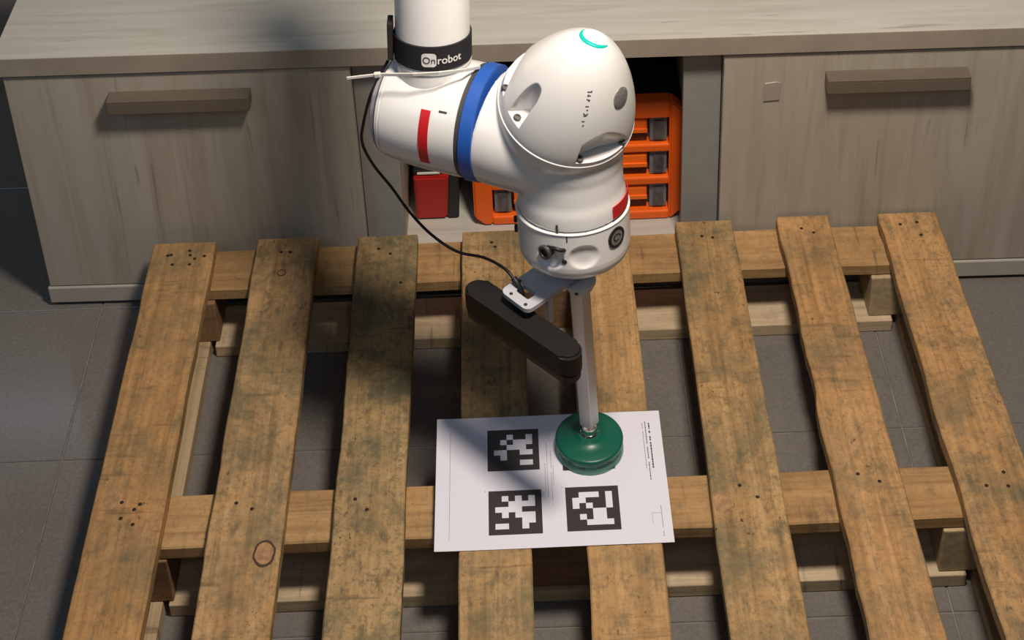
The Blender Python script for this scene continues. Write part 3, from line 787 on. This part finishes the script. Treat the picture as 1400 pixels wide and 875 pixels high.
# ------------------------------------------------------------------ sensor bracket plate
plate = thing('bracket_plate', 'light grey metal bracket plate with a slot bolted under the robot wrist', 'bracket', (0.055, 0.012, 0.4505))
pd = V((0.749, 0.662, 0)).normalized(); pn = V((pd.y, -pd.x, 0))
PE = V((0.0165, -0.0215, 0))     # centre of the free end
def P2(a, b): q = PE+pd*a+pn*b; return (q.x, q.y)
outer = []
hw = 0.0245; rc = 0.009
for (ca, cb, s0) in ((rc, hw-rc, 90), (rc, -hw+rc, 180)):
    for k in range(7):
        a_ = math.radians(s0+90*k/6)
        outer.append(P2(ca+rc*math.cos(a_), cb+rc*math.sin(a_)))
outer += [P2(0.105, -hw), P2(0.105, hw)]
inner = []
for (ca, cb, s0) in ((0.0245, 0.0080, 0), (0.0165, 0.0080, 90), (0.0165, -0.0080, 180), (0.0245, -0.0080, 270)):
    for k in range(4):
        a_ = math.radians(s0+90*k/3); inner.append(P2(ca+0.003*math.cos(a_), cb+0.003*math.sin(a_)))
bm = bmesh.new(); es = []
for loop in (outer, inner):
    vs = [bm.verts.new((x, y, 0.4475)) for x, y in loop]
    es += [bm.edges.new((vs[i], vs[(i+1)%len(vs)])) for i in range(len(vs))]
bmesh.ops.triangle_fill(bm, edges=es, use_beauty=True)
r = bmesh.ops.extrude_face_region(bm, geom=list(bm.faces))
for v in r['geom']:
    if isinstance(v, bmesh.types.BMVert): v.co.z += 0.006
part('plate', bm, plain('bracket_grey', (0.46,0.48,0.53), 0.5, noise_amt=0.04), plate, deg=30)
for (a_, b_) in ((0.006, 0.015), (0.006, -0.0005-0.010), (0.075, 0.020), (0.028, -0.019)):
    x, y = P2(a_, b_); bm = bmesh.new(); lathe(bm, [(0, 0.0022), (0.0008, 0.0022), (0.0010, 0.0012)], (x, y, 0.4534), (0,0,1), 12); part('screw', bm, SCREWD, plate)
bm = bmesh.new()
mm = Matrix.Translation(P2(0.030, 0) + (0,)) @ Matrix((pd, pn, V((0,0,1)))).transposed().to_4x4()
box(bm, 0.006, 0.010, -0.022, 0.022, 0.4375, 0.4472, 0.0005, mat=mm)
box(bm, 0.014, 0.022, 0.006, 0.014, 0.395, 0.4472, 0.0008, mat=mm)
part('bracket_leg', bm, GREYW, plate)

# ------------------------------------------------------------------ black depth camera
sens = thing('depth_camera', 'black bar-shaped depth camera hanging under the grey bracket plate', 'camera', (0.028, -0.033, 0.395))
A = V((-0.0265, 0.0215, 0)); B = V((0.0785, -0.0845, 0)); sd = (B-A).normalized(); sn = V((-sd.y, sd.x, 0)); rS = 0.0165
def stadium(r, n=12):
    pts = []
    for k in range(n+1):
        a_ = -PI/2+PI*k/n; q = B+sd*(r*math.cos(a_))+sn*(r*math.sin(a_)); pts.append((q.x, q.y))
    for k in range(n+1):
        a_ = PI/2+PI*k/n; q = A+sd*(r*math.cos(a_))+sn*(r*math.sin(a_)); pts.append((q.x, q.y))
    return pts
bm = bmesh.new(); prism(bm, stadium(rS), 0.4035, 0.436)
es = [e for e in bm.edges if abs(e.verts[0].co.z-e.verts[1].co.z) < 1e-6]
bmesh.ops.bevel(bm, geom=es, offset=0.003, segments=3, affect='EDGES')
part('case', bm, BLKCAM, sens, deg=40)
bm = bmesh.new(); prism(bm, stadium(rS-0.0015), 0.394, 0.4033); part('front_cover', bm, BLACK, sens, deg=40)
for s_ in (0.02, 0.5, 0.98):
    q = A+(B-A)*s_; bm = bmesh.new(); lathe(bm, [(0, 0.009), (0.002, 0.009), (0.002, 0.007)], (q.x, q.y, 0.3920), (0,0,1), 24); part('lens', bm, SCREWD, sens)

# ------------------------------------------------------------------ suction gripper
sg = thing('suction_gripper', 'round green suction cup on a square aluminium tube standing on the paper', 'gripper', (0.106, 0.02, 0.1465))
top = V((0.0975, 0.0197, 0.4440)); bot = V((0.1066, 0.0195, 0.196)); ta = (top-bot).normalized()
ta, t1, t2 = frame(ta, (0.80, -0.60, 0))
bm = bmesh.new()
L = (top-bot).length; h_ = 0.0092; rr_ = 0.0015
rows = []
sec = []
for (sx, sy, s0) in ((1,1,0), (-1,1,90), (-1,-1,180), (1,-1,270)):
    for k in range(4):
        a_ = math.radians(s0+30*k); sec.append((sx*(h_-rr_)+rr_*math.cos(a_), sy*(h_-rr_)+rr_*math.sin(a_)))
for t in (0, L): rows.append([bm.verts.new(bot+ta*t+t1*x+t2*y) for x, y in sec])
n = len(sec)
for i in range(n): bm.faces.new((rows[0][i], rows[0][(i+1)%n], rows[1][(i+1)%n], rows[1][i]))
bm.faces.new(rows[0]); bm.faces.new(rows[1])
part('square_tube', bm, ALU, sg, deg=30)
bm = bmesh.new(); lathe(bm, [(L-0.012, 0.0150), (L-0.011, 0.0165), (L-0.002, 0.0170), (L-0.0018, 0.0205), (L+0.0012, 0.0205)], bot, ta, 32); part('mount_collar', bm, plain('clear_grey_collar', (0.60,0.60,0.61), 0.3, coat=0.3), sg, deg=30)
for k in range(3):
    a_ = 2*PI*k/3-1.2; q = bot+ta*(L-0.006)+(t1*math.cos(a_)+t2*math.sin(a_))*0.0158
    bm = bmesh.new(); lathe(bm, [(0, 0.0022), (0.003, 0.0022)], q, (t1*math.cos(a_)+t2*math.sin(a_)), 10); part('screw', bm, SCREWD, sg)
cc = V((0.1062, 0.0215, 0.0))
bm = bmesh.new(); lathe(bm, [(0.170, 0.0118), (0.1775, 0.0118), (0.1765, 0.0088), (0.179, 0.0085), (0.1795, 0.0100), (0.186, 0.0104), (0.190, 0.0095), (0.193, 0.0080), (0.1955, 0.0078)], cc, (0,0,1), 28); part('metal_joint', bm, METAL, sg, deg=30)
bm = bmesh.new(); lathe(bm, [(0.1585, 0.038), (0.1600, 0.0420), (0.1630, 0.0440), (0.1665, 0.0442), (0.1685, 0.0430), (0.1693, 0.0410), (0.1700, 0.030), (0.1715, 0.020), (0.1745, 0.0165), (0.1765, 0.0145), (0.1767, 0.0)], cc, (0,0,1), 64); cup = part('suction_cup', bm, GREEN, sg, deg=40)
bm = bmesh.new(); lathe(bm, [(0.1462, 0.0434), (0.1468, 0.0446), (0.1480, 0.0446), (0.1530, 0.0422), (0.1584, 0.0408), (0.1584, 0.0385), (0.1520, 0.040), (0.1462, 0.0425)], cc, (0,0,1), 64, cap=(False, False)); part('cup_lip', bm, GREENL, sg, smooth=True)

# ------------------------------------------------------------------ strap with logo
strap = thing('hook_and_loop_strap', 'black strap with white lettering wrapped around the white forearm tube', 'strap', tuple(E1+FA*0.094))
RS = 0.0466; ST = 0.094
bm = bmesh.new(); lathe(bm, [(ST-0.016, 0.0448), (ST-0.0155, RS), (ST+0.0155, RS), (ST+0.016, 0.0448)], E1, FA, 72, cap=(False, False)); part('band', bm, BLACKF, strap, deg=40)
fa_, s1, s2 = frame(FA, (0.0, -1, 0))
sr = 1 if s2.x > 0 else -1
def strap_pt(u, t, out): th = sr*u/RS; return E1+fa_*t+(s1*math.cos(th)+s2*math.sin(th))*(RS+out)
bm = bmesh.new()
lp = E1+fa_*(ST+0.004)+(s2*sr*-1.0)*(RS+0.0035)
mm = Matrix.Translation(lp) @ Matrix((s2*sr, s1, fa_)).transposed().to_4x4()
box(bm, -0.0035, 0.0030, -0.013, 0.013, -0.022, 0.026, 0.001, mat=mm); part('strap_end', bm, BLACKF, strap)
def text_mesh(s, size, bold=0.0):
    cu = bpy.data.curves.new('txt', 'FONT'); cu.body = s; cu.size = size; cu.offset = bold; cu.resolution_u = 4
    o = bpy.data.objects.new('txt', cu); COL.objects.link(o); bpy.context.view_layer.update()
    me = bpy.data.meshes.new_from_object(o.evaluated_get(bpy.context.evaluated_depsgraph_get()))
    bpy.data.objects.remove(o); bpy.data.curves.remove(cu)
    return me
def wrap_text(s, size, u0, t0, out, mat, name, parent, bold=0.0, sx=1.0):
    me = text_mesh(s, size, bold); bm = bmesh.new(); bm.from_mesh(me); bpy.data.meshes.remove(me)
    for v in bm.verts: v.co = strap_pt(u0+v.co.x*sx, t0+v.co.y, out)
    for f in bm.faces: f.material_index = 0
    return part(name, bm, mat, parent, keep=True)
WPRINT = plain('white_print', (0.70,0.70,0.70), 0.6)
# rounded square emblem
bm = bmesh.new(); pts = []
lh = 0.0088; lr = 0.0042; lu, lt_ = -0.0035, ST-0.0010
for (sx, sy, s0) in ((1,1,0), (-1,1,90), (-1,-1,180), (1,-1,270)):
    for k in range(5):
        a_ = math.radians(s0+22.5*k); pts.append((lu+sx*(lh-lr)+lr*math.cos(a_), lt_+sy*(lh-lr)+lr*math.sin(a_)))
cv = bm.verts.new(strap_pt(lu, lt_, 0.0004)); vs = [bm.verts.new(strap_pt(u, t, 0.0004)) for u, t in pts]
for i in range(len(vs)): bm.faces.new((cv, vs[i], vs[(i+1)%len(vs)]))
part('logo_badge', bm, WPRINT, strap, keep=True)
wrap_text('On', 0.0125, lu-0.0078, lt_-0.0042, 0.0008, BLACKF, 'logo_letters', strap, 0.0, 0.95)
wrap_text('robot', 0.0140, lu+0.0096, ST-0.0060, 0.0005, WPRINT, 'strap_lettering', strap, 0.0002, 0.95)

# ------------------------------------------------------------------ cable tie
tie = thing('cable_tie', 'white nylon cable tie around the forearm below the black strap, tail pointing left', 'cable tie', tuple(E1+FA*0.074))
bm = bmesh.new(); lathe(bm, [(0.0720, 0.0448), (0.0722, 0.0462), (0.0752, 0.0462), (0.0754, 0.0448)], E1, FA, 64, cap=(False, False)); part('loop', bm, TIE, tie, deg=40)
def bar(bm, p, q, w_, h__, bev=0.0003):
    d = (q-p); L_ = d.length; d.normalize(); s = V((0,0,1)).cross(d).normalized(); u_ = d.cross(s)
    box(bm, 0, L_, -w_/2, w_/2, -h__/2, h__/2, bev, mat=Matrix.Translation(p) @ Matrix((d, s, u_)).transposed().to_4x4())
PT = [(-0.012, 0.1, 0.711), (-0.0294, 0.078, 0.7238), (-0.0588, 0.066, 0.730), (-0.0887, 0.068, 0.7278), (-0.1063, 0.075, 0.7235), (-0.1309, 0.082, 0.7195), (-0.1679, 0.08, 0.7174)]
TB, TC = V(PT[4]), V(PT[6])
hd = V(PT[5])
bm = bmesh.new()
tpts = [V(p) for p in PT[:6]]
for i in range(4): bar(bm, tpts[i], tpts[i+1]+(tpts[i+1]-tpts[i]).normalized()*0.0012, 0.0020, 0.0040)
part('strip', bm, TIE, tie)
bm = bmesh.new(); bar(bm, TB, hd, 0.0020, 0.0040); part('tail', bm, TIE, tie)
bm = bmesh.new(); bar(bm, hd-(TC-hd).normalized()*0.002, TC, 0.0018, 0.0034); part('tail_tip', bm, TIE, tie)
bm = bmesh.new(); bar(bm, hd-(hd-TB).normalized()*0.003, hd+(TC-hd).normalized()*0.005, 0.0055, 0.0060, 0.001); part('tie_head', bm, TIE, tie)

# ------------------------------------------------------------------ cable
cb = thing('sensor_cable', 'thin black cable hanging from the strap down into the slot of the bracket plate', 'cable', (-0.05, 0.07, 0.46))
pts = [(-0.122, 0.125, 0.708), (-0.1396, 0.11, 0.6816), (-0.1465, 0.105, 0.6672), (-0.1561, 0.102, 0.6335), (-0.1597, 0.098, 0.6065), (-0.149, 0.098, 0.5719), (-0.1289, 0.095, 0.5375), (-0.1086, 0.09, 0.5009), (-0.0829, 0.08, 0.4715), (-0.0516, 0.065, 0.4559), (-0.0179, 0.045, 0.4625), (0.0068, 0.022, 0.4650), (0.0188, 0.008, 0.458), (0.0225, 0.0025, 0.4550)]
bm = bmesh.new(); tube(bm, pts, 0.0019, 10); part('cable_jacket', bm, WIRE, cb, smooth=True)
bm = bmesh.new(); tube(bm, [(0.0175, 0.0095, 0.4605), (0.0215, 0.004, 0.4568), (0.0262, -0.0015, 0.4475), (0.0275, -0.0035, 0.4365)], 0.0040, 12); part('plug_boot', bm, BLACK, cb, smooth=True)
bpy.context.view_layer.update()
